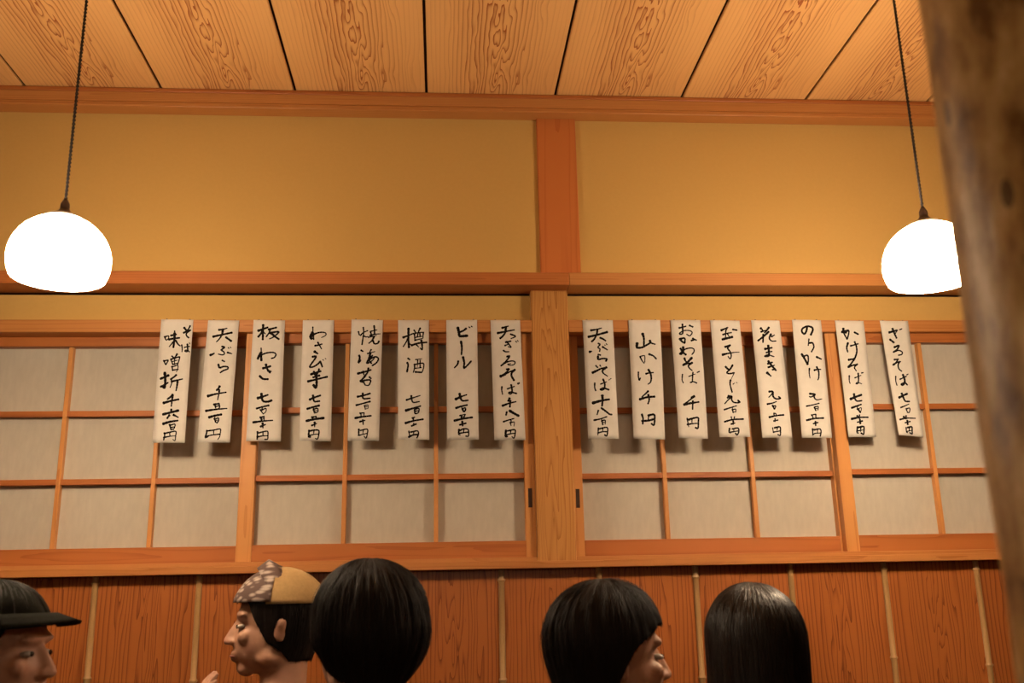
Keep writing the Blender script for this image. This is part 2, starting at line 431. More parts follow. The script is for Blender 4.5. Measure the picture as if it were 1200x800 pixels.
# ------------------------------------------------------------------ rough log pillar
def log_pillar():
    e = at(1134, 400, -2.05); th = math.atan2(e.x-CAM.x, e.y-CAM.y); R = 0.085; d = 0.80
    thc = th + math.asin(R/d)
    cx, cy = CAM.x+d*math.sin(thc), CAM.y+d*math.cos(thc)
    bm = bmesh.new(); seg = 64; rings = []
    nz = 150
    for i in range(nz+1):
        z = CEIL*i/nz; ring = []
        for k in range(seg):
            a = 2*math.pi*k/seg
            r = R + 0.0022*noise.noise(Vector((math.cos(a)*2, math.sin(a)*2, z*5))) + 0.0012*noise.noise(Vector((math.cos(a)*9, math.sin(a)*9, z*22)))
            ring.append(bm.verts.new((r*math.cos(a), r*math.sin(a), z)))
        rings.append(ring)
    for A, B in zip(rings, rings[1:]):
        for k in range(seg): bm.faces.new((A[k], A[(k+1) % seg], B[(k+1) % seg], B[k]))
    bm.faces.new(rings[0][::-1]); bm.faces.new(rings[-1])
    o = bm_obj('log_pillar', bm, M_bark, None, True); o.location = (cx, cy, 0)
    tag(o, 'rough round log pillar with mottled tan bark, close to the viewer', 'pillar', kind='thing')
log_pillar()

# ------------------------------------------------------------------ menu strips
SY = -0.003
STRIPS = [  # corners TL TR BR BL in photograph pixels, dish, price
 (189,374, 226.6,374.6, 216.4,518.6, 178.6,518.6),
 (244,375, 280.4,375.4, 269.4,518.4, 231.4,518.4),
 (297.2,375, 334,375.4, 329,517, 288.4,516.6),
 (355,375, 391.4,375, 388,517, 351,516.6),
 (412,374, 448.8,375, 444,516.4, 407.4,516.4),
 (466.6,375, 502.6,375, 503,515.2, 466.6,515.2),
 (523,375, 559,374.6, 561,514.8, 524,515.8),
 (574.8,375, 609.4,375, 615.8,515.4, 579.4,515.4),
 (682.6,374.8, 718,375, 725,514, 689.4,514),
 (736.2,374.8, 773.6,375, 779.2,514.8, 742.4,513.8),
 (785.6,374.8, 820.4,375, 829.4,514, 795.4,513.4),
 (832.2,375, 866.5,375.6, 879,511.8, 842.9,512),
 (880.2,375, 913.4,375.6, 928.2,512.6, 893.4,512.6),
 (928.2,374.4, 962,375.2, 975,513, 939.8,512.6),
 (978.4,375.4, 1012,376, 1026.8,512, 994.4,512),
 (1031,375.8, 1064,376, 1082.6,512, 1053.4,509.6)]
LAB = [
 'white menu strip reading soba miso-ori (そば味噌折), leftmost of the row',
 'white menu strip reading tempura (天ぷら), second from the left end',
 'white menu strip reading ita-wasa (板わさ), third from the left end',
 'white menu strip reading wasabi-imo (わさび芋), fourth from the left end',
 'white menu strip reading yaki-nori (焼海苔), left of the keg sake strip',
 'white menu strip reading taru-zake (樽酒), between the nori and beer strips',
 'white menu strip reading biiru (ビール), second left of the central post',
 'white menu strip reading ten-zaru soba (天ざるそば), hung nearest left of the central post',
 'white menu strip reading tempura soba (天ぷらそば), hung nearest right of the central post',
 'white menu strip reading yama-kake (山かけ), with wide blank foot, second right of the post',
 'white menu strip reading okame soba (おかめそば), third right of the central post',
 'white menu strip reading tamago-toji (玉子とじ), fourth right of the central post',
 'white menu strip reading hana-maki (花まき), left of the nori-kake strip',
 'white menu strip reading nori-kake (のりかけ), right of the hana-maki strip',
 'white menu strip reading kake soba (かけそば), hung over the front screen stile',
 'white menu strip reading zaru soba (ざるそば), curling off the wall at the right end',
]
# brush strokes: pane origin; strokes "width x,y x,y ..." ; '|' parts dish from price
K = 10.6636
INK = {
 0: ((178,372), """22 405,128 425,152;18 478,105 462,135 440,160 400,190;18 400,190 450,165 480,158;18 480,158 440,190 430,210 440,235 460,252;
16 375,345 382,390 378,430;13 410,375 440,365 470,362;15 445,335 448,380 450,415 435,428 415,420 430,408 460,420 470,430;10 470,320 476,332;
18 160,240 175,275 185,285;14 165,240 210,232 208,262 190,280;14 285,170 288,200;20 240,225 305,212;22 215,275 280,262 345,255;24 285,200 283,280 272,372;16 275,300 245,335 220,365;18 300,290 330,335 355,355;
16 150,540 165,570 175,590;14 155,545 205,535 200,555 178,590;16 255,485 275,505;18 318,460 300,490 285,510;16 240,525 340,495 350,505 335,560 320,600;14 240,525 262,580;12 290,510 285,590;12 255,555 320,535;14 265,590 320,575;16 255,615 265,665;14 258,620 325,600 328,640 310,680;16 262,660 330,650;
25 115,765 165,745 210,725;27 165,695 170,760 168,850 160,880 140,868;20 115,865 165,840 205,815;20 308,720 280,745 240,772;17 242,775 255,800 245,840 230,875;22 250,802 320,785 385,770;24 325,790 318,850 305,915|
24 262,968 235,994 200,1019;27 150,1068 240,1043 335,1023;23 262,975 255,1038 245,1108;23 245,1150 241,1178;25 145,1210 240,1186 330,1163;23 220,1223 205,1243 195,1258;21 275,1218 305,1233 330,1247;
27 145,1328 230,1303 325,1288;18 225,1340 240,1398;16 235,1346 290,1333 285,1378 270,1403;13 240,1373 280,1368;15 245,1400 280,1390;
17 158,1443 162,1478 150,1528;15 165,1448 230,1433 300,1423 300,1478 290,1538 265,1523;13 225,1443 228,1478;15 150,1500 220,1486 295,1478"""),
 1: ((178,372), """20 840,155 890,148 938,135;24 770,240 880,215 1000,190;22 890,150 875,220 840,275 810,305;24 930,250 965,275 992,295;
18 880,365 910,375 880,400 870,410 900,430 910,455 885,470 835,460;25 735,472 765,460 782,450;19 950,440 1002,455;11 958,380 966,388;11 984,374 992,381;
18 885,540 910,552;20 835,590 850,630 900,615 950,620 950,645 900,665 860,690|
25 850,863 835,888 815,908;26 705,983 800,958 930,936;22 845,908 840,958 825,1028;
21 780,1088 840,1078;19 790,1088 800,1128;17 840,1078 850,1118 835,1143;15 800,1113 845,1106;25 680,1168 800,1150 940,1138;
23 720,1248 790,1228 870,1213;12 795,1233 785,1268;18 785,1266 800,1308;15 800,1268 835,1258 835,1293 815,1320;10 800,1288 830,1283;
18 690,1413 685,1448 670,1498 700,1488;16 695,1418 775,1408 855,1393 860,1428 850,1488 825,1525;13 775,1408 775,1468;16 690,1483 760,1468 850,1458"""),
 2: ((286,372), """24 180,165 240,145 295,125;26 240,95 238,180 235,275;22 235,165 210,205 180,240;16 250,190 268,205;21 310,150 350,140 405,125;20 325,150 315,190 280,240;20 325,195 370,185 435,180 400,220 360,250 320,268;24 345,200 390,240 434,270;
15 215,385 218,440;26 215,440 185,485 175,515;25 215,440 218,535;18 180,500 240,460 310,440 375,440 400,465 380,500 345,512;
24 275,590 290,640 325,690;22 240,635 285,625 330,610;20 300,665 338,675;24 200,735 240,768 300,772|
25 175,1008 230,993 300,968;24 220,956 225,1008 245,1048 300,1053 345,1038;19 160,1138 230,1118 310,1100;13 235,1123 225,1148;16 205,1153 240,1203;13 225,1158 275,1138 275,1178 240,1208;
18 205,1248 250,1240;18 215,1258 225,1298;16 250,1243 255,1288;14 215,1273 250,1268;25 118,1310 230,1296 358,1286;20 210,1363 270,1338;22 235,1323 238,1378;
18 170,1428 165,1518;14 185,1443 240,1428 295,1423 300,1468 295,1518 260,1523;13 238,1433 238,1468;19 165,1493 230,1480 300,1478"""),
 3: ((286,372), """15 860,120 862,190;27 855,190 830,240 845,265;26 862,200 872,275;18 840,240 900,200 970,185 1020,195 1020,225 970,252;
20 925,315 945,350 970,395;20 890,355 930,348 975,335;24 885,430 922,455;20 860,495 900,490 890,520 840,590 825,625 870,620 920,590 955,555;20 955,555 970,590 980,620;10 988,532 998,540;10 1018,516 1028,524;
22 842,714 958,676;19 876,682 893,738;19 940,650 922,708;21 868,752 945,730;23 805,802 900,780 1040,745;25 905,700 910,790 908,860 895,880 872,850|
22 825,1028 880,1003 955,978;22 865,978 870,1018 885,1053 945,1048;23 795,1143 860,1123 940,1103;13 870,1128 865,1158;20 870,1153 885,1193;15 870,1150 920,1138 925,1178 895,1193;11 880,1170 918,1163;
19 850,1248 900,1238;17 860,1253 870,1283;17 900,1238 905,1268;25 785,1293 880,1273 995,1258;18 850,1350 910,1326;20 885,1313 885,1368;
18 815,1413 808,1488 830,1493;18 830,1418 880,1408 935,1413 935,1468 920,1518 895,1513;13 875,1418 872,1458;16 810,1478 870,1463 930,1458"""),
 4: ((400,372), """16 215,180 225,215;16 275,125 280,180 275,230 260,340;15 280,232 310,245 332,240;14 240,225 275,190 330,165;20 410,105 415,160 415,200;14 365,175 445,155;16 360,225 420,210 485,205;17 365,180 385,240;13 340,250 400,235 440,225;18 410,240 385,290 345,325;20 395,290 415,330 455,325 470,300;
18 250,415 270,427;20 225,480 232,510 215,570 240,540;15 375,405 355,440 345,455;15 330,455 420,430;20 365,455 345,520 320,575 360,565 400,530 420,500;17 390,480 350,530 378,578;19 320,570 370,520 430,495 465,520 440,570 390,605;
22 210,705 290,685 370,660;18 275,680 285,720;18 340,640 330,690 310,720;21 300,735 270,770 240,795;19 355,750 372,766;22 245,800 280,815 300,848;20 262,800 310,788 368,790 345,850 300,850|
20 205,993 280,978 360,953;20 270,953 268,993 285,1018 360,1013;19 190,1098 250,1083 360,1053;13 290,1103 300,1148;12 295,1103 335,1098 335,1138;11 300,1123 330,1118;11 300,1146 335,1140;
17 235,1198 285,1193;15 245,1203 250,1238;13 285,1193 285,1228;23 178,1258 260,1243 372,1230;18 235,1303 295,1288;18 270,1283 275,1338;
17 220,1398 220,1468 240,1473;15 240,1413 325,1398 325,1458 310,1508 285,1483;12 275,1408 270,1458;15 215,1473 265,1463 325,1448"""),
 5: ((400,372), """21 775,250 840,225 900,200;25 840,140 838,250 845,375;18 838,250 810,310 775,365;16 852,330 878,350;16 910,160 925,185;17 985,135 965,175;15 905,205 960,190 1030,185;14 915,215 920,290;15 960,195 950,240;15 980,190 985,240;14 1025,190 1020,260;12 925,250 1015,235;14 925,285 1010,265;19 880,350 960,325 1065,312;21 1000,290 1010,350 1010,405 985,385;17 940,345 965,370;
20 835,515 855,530;19 825,570 835,600 822,680;14 930,530 1005,520;16 915,590 915,640 900,690;14 925,590 1020,575 1030,620 1005,690 960,685;13 955,540 950,620;13 985,540 985,620;12 920,640 1000,630;19 925,685 1000,690|
18 815,1033 890,1008 985,978;21 875,983 880,1023 900,1063 975,1053;25 810,1163 890,1138 990,1108;16 915,1143 920,1198 940,1203;15 925,1148 970,1138 965,1188 935,1203;12 925,1173 965,1166;
18 890,1258 915,1248;18 900,1258 900,1293;23 805,1320 900,1293 1020,1273;17 880,1356 935,1333;15 905,1328 905,1353;
16 845,1423 855,1488;16 870,1433 950,1418 965,1458 945,1503;13 905,1433 905,1468;19 845,1493 900,1468 960,1463"""),
 6: ((514,372), """29 240,130 252,180 262,232 300,235 355,230;22 265,185 310,165 342,140;13 380,120 392,128;13 410,111 422,118;
25 280,305 290,380 285,465;21 245,550 235,590 198,630;24 305,500 320,570 315,635 350,610 405,550|
25 215,1023 280,993 350,968;23 262,958 275,1013 300,1043 365,1038;23 220,1133 280,1113 355,1096;13 290,1123 290,1148;19 295,1143 315,1178 335,1158 330,1133 295,1143;
16 265,1228 330,1213;16 285,1228 285,1268;14 330,1215 315,1258;13 280,1248 320,1240;25 200,1290 300,1268 418,1250;18 265,1343 340,1323;22 295,1303 300,1353;
20 255,1403 250,1458 270,1468;16 270,1413 310,1393 365,1398 375,1438 370,1483 340,1483;13 315,1403 310,1443;16 260,1448 315,1440 370,1433"""),
 7: ((514,372), """22 795,130 870,108;22 740,195 840,175 945,155;22 840,130 830,190 800,235 770,260;18 900,210 955,230 950,245 905,265;
19 840,310 900,297;19 850,305 880,340 905,375 868,366;17 830,352 872,336;12 964,299 975,311;12 985,289 994,299;18 810,415 835,430 877,430;
18 855,490 885,488 840,550 780,605;15 785,600 850,560 920,545 955,560 940,590 890,600 862,586 900,580;18 850,650 880,645 850,682 790,728;25 775,735 830,712;16 830,710 900,675 950,655;22 950,655 915,690 910,730 940,785;
17 790,868 788,908 798,960;15 860,893 900,878 945,863;18 905,843 915,888 915,938 895,956 875,943 900,933 972,950;18 992,827 1004,821|
24 885,1013 870,1043;22 800,1103 880,1073 965,1053;20 895,1043 890,1118;18 850,1183 842,1218;25 890,1168 940,1198 997,1228;17 810,1303 870,1283 940,1263;12 905,1288 905,1308;16 895,1313 905,1353;14 905,1313 945,1308 940,1358;
22 840,1413 835,1483 860,1488;17 860,1418 950,1403 955,1458 940,1508 915,1488;13 900,1418 895,1458;17 845,1468 900,1453 950,1448"""),
 8: ((678,372), """22 155,160 220,150 285,132;25 125,242 240,215 355,182;20 235,155 225,210 195,270 165,300;22 270,255 305,270 337,292;
16 245,325 265,340 240,375 265,395 260,425;25 140,430 162,424;18 300,370 357,405;11 345,331 353,339;10 325,345 331,351;
16 245,465 270,472;20 240,490 245,525 300,515 350,520 340,545;16 215,605 235,625;14 265,600 275,612;23 175,690 230,665 280,640 345,625;22 345,625 300,660 305,695 360,735;
16 200,823 200,878 212,913;14 275,833 350,803;18 305,775 325,828 320,888 290,908 270,898 310,883 375,903;10 378,782 388,772;10 398,768 408,762|
28 180,1068 290,1038 380,1023;26 295,978 298,1038 292,1103;18 245,1163 230,1213;21 285,1133 340,1173 385,1208 412,1213;19 195,1283 270,1268 350,1240;12 285,1268 285,1288;17 290,1293 300,1338;15 295,1288 330,1286 330,1333;12 300,1313 325,1310;
16 245,1383 240,1468;16 255,1393 310,1378 355,1376 362,1418 350,1478 325,1468;12 300,1388 298,1428;17 240,1443 300,1428 355,1428"""),
 9: ((678,372), """24 800,205 815,260 815,350;26 730,325 730,375 790,375 840,350 890,320;22 890,292 905,318 955,335;12 765,490 800,480 825,485 825,560;16 765,490 790,540 818,575;20 880,460 930,480 967,516;
14 745,685 745,740 755,785 768,760;18 840,705 880,695 930,690;22 870,655 895,700 905,760 895,810 865,835|
20 865,923 835,953 790,993;22 765,1023 850,998 945,990;20 868,968 880,1028 865,1078;20 790,1213 805,1268 800,1328;21 870,1223 940,1213 950,1268 940,1343 910,1328;14 875,1228 868,1278;23 795,1293 870,1288 945,1268"""),
 10: ((780,372), """20 170,130 215,120 250,110;18 210,85 212,150 210,200 180,210 175,195 230,165 300,165 330,190 300,230 262,212;18 300,100 337,116;
22 175,270 210,310 235,322;21 178,270 235,262 235,320;19 320,290 350,284;17 337,265 380,285;21 215,375 215,430 190,460 175,455;18 175,455 230,405 300,385 345,395 350,430 325,465;21 183,392 215,440 247,468;
22 230,515 245,550 262,560;22 320,510 270,560 215,598;23 215,598 270,580 330,570;20 325,570 280,605 290,635 325,667;13 205,715 200,780 215,820;12 285,740 365,710;14 335,690 330,760 325,810 300,815 340,805 382,822;13 390,690 415,678|
27 350,988 325,1003;18 340,998 285,1043 240,1078;27 228,1090 310,1073 410,1058;18 335,1048 332,1148;16 265,1263 275,1318 285,1368;22 285,1278 330,1263 400,1253 405,1308 400,1383 370,1378;15 325,1273 325,1323;21 270,1338 330,1328 405,1323"""),
 11: ((780,372), """22 695,160 740,140 775,125;18 765,130 750,170 745,250;18 715,215 760,200 820,190;26 710,275 770,260 830,245;19 840,150 887,158;14 770,205 790,240;
21 740,370 800,350;20 800,350 770,385 800,430 815,480 800,520 775,490;27 710,468 760,455;15 760,455 850,440 915,435;
20 745,620 770,645 790,655;18 830,600 800,650 760,690 790,705 850,695;8 845,710 820,760 805,795;18 805,788 800,838 825,933;9 838,836 858,820;8 880,814 890,822|
18 780,983 820,993 780,1028 735,1078;18 770,1003 820,988 820,1028 850,1063 920,1063 900,1038;16 730,1153 800,1130 880,1106;10 830,1133 825,1153;15 830,1153 840,1188;12 835,1153 870,1148 870,1183;11 840,1186 868,1180;
14 815,1243 820,1268;14 855,1243 850,1268;19 735,1303 830,1278 965,1270;16 815,1333 860,1320;19 840,1298 840,1338;
18 795,1388 790,1433 810,1443;16 830,1393 900,1383 910,1428 890,1468 870,1448;12 850,1393 845,1428;14 810,1433 905,1418"""),
 12: ((876,372), """22 165,135 195,165;20 265,125 235,165 210,190;18 170,178 222,162;22 260,180 200,235 130,290;22 195,215 190,310;20 290,210 270,260 300,295 352,295;16 300,240 335,218;
21 215,395 300,380;22 255,355 262,430 260,480 225,490 210,485 250,470 325,492;17 232,440 300,427;20 250,580 302,564;20 255,625 330,600;23 255,550 300,610 347,662;17 305,655 345,657;24 240,695 285,735|
19 265,928 310,928 290,968 260,998;19 310,938 315,988 350,1018 405,1013 385,993;19 245,1083 300,1073 355,1053;21 310,1103 330,1143;14 320,1108 348,1108 335,1146;14 325,1203 330,1233;14 325,1198 350,1203 350,1228;19 270,1246 350,1228 445,1218;
15 325,1293 375,1283;15 340,1268 340,1303;11 310,1378 318,1428;18 335,1378 400,1368 408,1418 405,1473 375,1463;12 370,1378 365,1408;14 320,1433 400,1418"""),
 13: ((876,372), """21 745,110 735,165 710,205 680,180 685,140 740,110 800,120 815,155 790,215;14 765,270 760,310 755,350;20 770,320 810,320 825,370 795,430;
22 675,460 710,520 745,585;18 690,490 745,475 755,530 748,590;20 860,495 917,520;15 768,640 765,690 775,758;19 830,660 870,650 912,650;20 860,620 885,680 885,750 875,780|
18 775,953 840,963 790,993 770,988;16 835,958 830,998 860,1028 925,1018;17 735,1108 810,1093 890,1073;16 830,1123 850,1163;14 835,1118 880,1113 875,1158;12 845,1140 872,1136;
14 795,1218 845,1210;14 805,1228 815,1253;14 850,1210 850,1248;19 740,1283 830,1263 945,1256;16 820,1326 875,1313;17 845,1303 848,1348;
17 810,1393 810,1468;16 830,1403 900,1393 915,1428 905,1483;12 870,1403 870,1438;14 810,1468 840,1448 910,1443"""),
 14: ((976,372), """26 115,180 160,185;20 190,160 150,190;22 130,140 135,190 175,270;16 140,172 195,160 195,210 178,265;20 270,185 314,208;
21 185,320 170,380 182,430;16 220,355 310,330;18 270,305 290,360 295,430 275,500;21 195,530 270,515;20 265,515 230,570 190,617;23 190,620 240,600 300,585;18 300,585 265,625 287,670;
13 200,730 200,790 210,825;14 270,755 345,725;17 310,700 315,760 310,820 285,830 300,812 355,830;17 357,694 375,690|
25 220,1018 280,993 350,968;23 260,958 270,1008 295,1043 355,1040;23 235,1128 290,1108 350,1086;13 310,1103 300,1138;19 310,1143 340,1183;12 300,1148 350,1128 350,1168;
17 300,1228 325,1248;15 330,1218 325,1258;21 235,1266 330,1248 435,1246;16 305,1308 365,1293;19 335,1273 340,1323;
17 305,1368 298,1433 315,1443;17 310,1373 380,1363 385,1418 380,1458 350,1443;12 345,1378 345,1428;14 300,1418 385,1403"""),
 15: ((976,372), """21 705,185 760,170 800,160;20 745,140 765,190 795,255;14 770,215 797,170;12 832,152 842,148;12 850,146 862,140;22 715,275 760,310;
19 770,370 825,350 800,400 758,430;15 760,430 820,410 865,430 860,460 820,470;18 770,525 815,520;14 815,520 785,565 755,588;20 755,590 800,560 845,550;17 835,550 815,590 825,640 860,670;
13 785,735 785,790 800,845;14 840,770 915,735;19 875,715 895,770 895,820 870,845 855,830 900,815 930,840;13 925,715 940,705|
23 830,998 880,973 925,953;21 860,948 880,998 905,1043 955,1048;17 850,1123 900,1103 950,1080;15 915,1138 930,1178;12 920,1138 960,1133 955,1183 930,1183;
17 885,1238 905,1258;17 915,1228 912,1263;19 840,1273 920,1256 1030,1258;16 905,1313 965,1298;19 930,1288 935,1333;
13 915,1373 920,1428 935,1438;17 935,1373 985,1366 990,1418 990,1453 960,1438;12 955,1378 955,1418;12 920,1423 985,1410"""),
}

def crom(pts, n=7):
    if len(pts) == 2:
        return [pts[0]+(pts[1]-pts[0])*t/(n) for t in range(n+1)]
    P = [pts[0]*2-pts[1]] + pts + [pts[-1]*2-pts[-2]]; out = []
    for i in range(1, len(P)-2):
        for k in range(n):
            t = k/n
            out.append(0.5*((2*P[i])+(-P[i-1]+P[i+1])*t+(2*P[i-1]-5*P[i]+4*P[i+1]-P[i+2])*t*t+(-P[i-1]+3*P[i]-3*P[i+1]+P[i+2])*t**3))
    out.append(pts[-1]); return out

def strip(i):
    c = STRIPS[i]; rr = random.Random(100+i)
    TL, TR, BR, BL = [at(c[2*k], c[2*k+1], SY) for k in range(4)]
    base = (TL+TR)/2
    curl = 0.022 if i == 15 else rr.uniform(0.001, 0.005)
    bend = rr.uniform(0.0006, 0.002); ph = rr.uniform(0, 6)
    def S(u, v, off=0.0):
        p = TL*(1-u)*(1-v)+TR*u*(1-v)+BR*u*v+BL*(1-u)*v
        d = bend*math.sin(math.pi*u)*min(1, v*4) + curl*(v**2.2 if i == 15 else math.sin(math.pi*v)*0.8+v*0.3)
        d += 0.0006*math.sin(v*9+ph)*math.sin(math.pi*u)
        if i == 15: d += 0.004*math.sin(v*5)*(1-u)
        ray = (p-CAM)/abs(p.y-CAM.y)       # keep the outline while the paper leaves the wall
        return p - Vector((0, 1, 0))*(d+off) - base if i != 15 else p - ray*(d) - Vector((0, off, 0)) - base
    nu, nv = 6, 28
    bm = bmesh.new(); g = [[bm.verts.new(S(a/nu, b/nv)) for a in range(nu+1)] for b in range(nv+1)]
    # folded top flap lying back over the rail
    flap = [bm.verts.new(S(a/nu, 0)+Vector((0, 0.004, 0.0012+0.0008*math.sin(a+ph)))) for a in range(nu+1)]
    for b in range(nv):
        for a in range(nu): bm.faces.new((g[b][a], g[b+1][a], g[b+1][a+1], g[b][a+1]))
    for a in range(nu): bm.faces.new((flap[a], g[0][a], g[0][a+1], flap[a+1]))
    root = empty('menu_strip', base); tag(root, LAB[i], 'menu', 'handwritten menu strips')
    paper = bm_obj('paper', bm, M_strip, root, True)
    md = paper.modifiers.new('solid', 'SOLIDIFY'); md.thickness = 0.0002; md.offset = -1
    # pins
    for u in (0.12+rr.random()*.06, 0.82+rr.random()*.08):
        pb_ = lathe([(0, 0.0018), (0.0018, 0.0016), (0.0026, 0.0006), (0.0026, 0), (0, 0)], 10)
        o = bm_obj('pin', pb_, M_pin, root, True); o.location = S(u, 0)+Vector((0, 0.004, 0.0015))
    # ink
    def toUV(p):
        u = v = 0.5
        for _ in range(8):
            q = TL*(1-u)*(1-v)+TR*u*(1-v)+BR*u*v+BL*(1-u)*v; e = p-q
            du = (TR-TL)*(1-v)+(BR-BL)*v; dv = (BL-TL)*(1-u)+(BR-TR)*u
            det = du.x*dv.z-du.z*dv.x
            u += (e.x*dv.z-e.z*dv.x)/det; v += (du.x*e.z-du.z*e.x)/det
        return u, v
    (ox, oy), txt = INK[i]
    for part, nm in zip(txt.replace('\n', '').split('|'), ('dish_lettering', 'price_lettering')):
        V, F = [], []; depth = 0
        for st in part.split(';'):
            t = st.split()
            if len(t) < 3: continue
            w0 = float(t[0])*0.5*1.42
            pts = [Vector(tuple(map(float, a.split(',')))) for a in t[1:]]
            P = crom(pts); n = len(P); off = 0.00030+0.000004*depth; depth += 1
            L, Rr = [], []
            a0, a1, am = rr.uniform(0.9, 1.12), rr.uniform(0.45, 1.0), rr.uniform(0.5, 0.75)
            outline = []
            d0 = (P[1]-P[0]).normalized(); d1 = (P[-1]-P[-2]).normalized()
            for k in range(n):
                d = (P[min(k+1, n-1)]-P[max(k-1, 0)]); d = d.normalized() if d.length > 1e-6 else d0
                s = k/(n-1); wd = w0*((1-s)**2*a0+2*s*(1-s)*am*1.0+s*s*a1)/(1-2*s*(1-s)+2*s*(1-s)) 
                wd *= 1+0.10*math.sin(k*1.7+depth)
                nn = Vector((-d.y, d.x))
                L.append(P[k]+nn*wd); Rr.append(P[k]-nn*wd)
            capA = [P[0]+(-d0)*w0*a0*0.9, P[0]+(-d0*0.7+Vector((-d0.y, d0.x))*0.75)*w0*a0, P[0]+(-d0*0.7-Vector((-d0.y, d0.x))*0.75)*w0*a0]
            capB = [P[-1]+d1*w0*a1*0.9, P[-1]+(d1*0.7+Vector((-d1.y, d1.x))*0.75)*w0*a1, P[-1]+(d1*0.7-Vector((-d1.y, d1.x))*0.75)*w0*a1]
            base_i = len(V)
            for q in L+Rr+capA+capB:
                u, v = toUV(at(ox+q.x/K, oy+q.y/K, SY)); V.append(S(u, v, off))
            for k in range(n-1): F.append((base_i+k, base_i+n+k, base_i+n+k+1, base_i+k+1))
            cA = base_i+2*n; cB = cA+3
            F.append((base_i, cA+1, cA, cA+2, base_i+n)); F.append((base_i+n-1, base_i+2*n-1, cB+2, cB, cB+1))
        me = bpy.data.meshes.new(nm); me.from_pydata([tuple(p) for p in V], [], F)
        link(nm, me, M_ink, root)
    return root
for i in range(16): strip(i)

# ------------------------------------------------------------------ people
def ell(bm, c, r, rot=None, seg=20, rings=12):
    m = Matrix.Translation(c) @ (rot.to_4x4() if rot else Matrix.Identity(4)) @ Matrix.Diagonal((*r, 1))
    bmesh.ops.create_uvsphere(bm, u_segments=seg, v_segments=rings, radius=1, matrix=m)

def limb(bm, pts, radii, flat=1.0, side=None, seg=16):
    pts = [Vector(p) for p in pts]; prev = None; n = len(pts)
    sd = side or Vector((1, 0, 0))
    for i, p in enumerate(pts):
        d = (pts[min(i+1, n-1)]-pts[max(i-1, 0)]).normalized()
        a = (sd - d*sd.dot(d)).normalized(); b = d.cross(a)
        ring = [bm.verts.new(p+a*(radii[i]*math.cos(t))+b*(radii[i]*flat*math.sin(t))) for t in [2*math.pi*k/seg for k in range(seg)]]
        if prev:
            for k in range(seg): bm.faces.new((prev[k], prev[(k+1) % seg], ring[(k+1) % seg], ring[k]))
        else: bm.faces.new(ring[::-1])
        prev = ring
    bm.faces.new(prev)
    for p, r in ((pts[0], radii[0]), (pts[-1], radii[-1])):
        ell(bm, p, (r*.98, r*.98*(1 if flat == 1 else flat), r*.98), seg=12, rings=8)

def remesh(bm, name, voxel, mat, parent, smooth_it=3):
    me = bpy.data.meshes.new(name); bm.to_mesh(me); bm.free()
    o = bpy.data.objects.new(name, me); COL.objects.link(o)
    m = o.modifiers.new('r', 'REMESH'); m.mode = 'VOXEL'; m.voxel_size = voxel
    s = o.modifiers.new('s', 'SMOOTH'); s.iterations = smooth_it; s.factor = 0.5
    dg = bpy.context.evaluated_depsgraph_get(); ev = o.evaluated_get(dg)
    me2 = bpy.data.meshes.new_from_object(ev); o.modifiers.clear(); o.data = me2; bpy.data.meshes.remove(me)
    me2.name = name
    me2.materials.clear(); me2.materials.append(mat)
    me2.polygons.foreach_set('use_smooth', [True]*len(me2.polygons))
    if parent is not None: o.parent = parent
    return o

def hand(bm, wrist, direction, palm_n, thumb_side, curl=0.4):
    """palm plus five separate tapered fingers"""
    d = Vector(direction).normalized(); nrm = Vector(palm_n); nrm = (nrm-d*nrm.dot(d)).normalized(); s = d.cross(nrm)*thumb_side
    rot = Matrix((s, d, nrm)).transposed()
    W = Vector(wrist)
    ell(bm, W+d*0.048, (0.038, 0.050, 0.014), rot)
    ell(bm, W+d*0.01, (0.026, 0.03, 0.017), rot)
    for k, (o, L) in enumerate(((0.028, 0.070), (0.0095, 0.078), (-0.0095, 0.073), (-0.0275, 0.058))):
        p0 = W+d*0.078+s*o; pts = [p0]; dirv = (d+s*o*3).normalized()
        for j, fr in enumerate((0.45, 0.3, 0.25)):
            dirv = (dirv + nrm*curl*(0.5+0.4*j)).normalized()
            pts.append(pts[-1]+dirv*L*fr)
        limb(bm, pts, [0.0088, 0.0082, 0.0074, 0.0064], side=s, seg=10)
    t0 = W+d*0.02+s*0.026; t1 = t0+(s*0.8+d*0.7).normalized()*0.035; t2 = t1+(s*0.35+d+nrm*0.3).normalized()*0.03; t3 = t2+(d+nrm*0.4).normalized()*0.022
    limb(bm, [t0, t1, t2, t3], [0.0145, 0.0115, 0.0095, 0.008], side=nrm, seg=10)

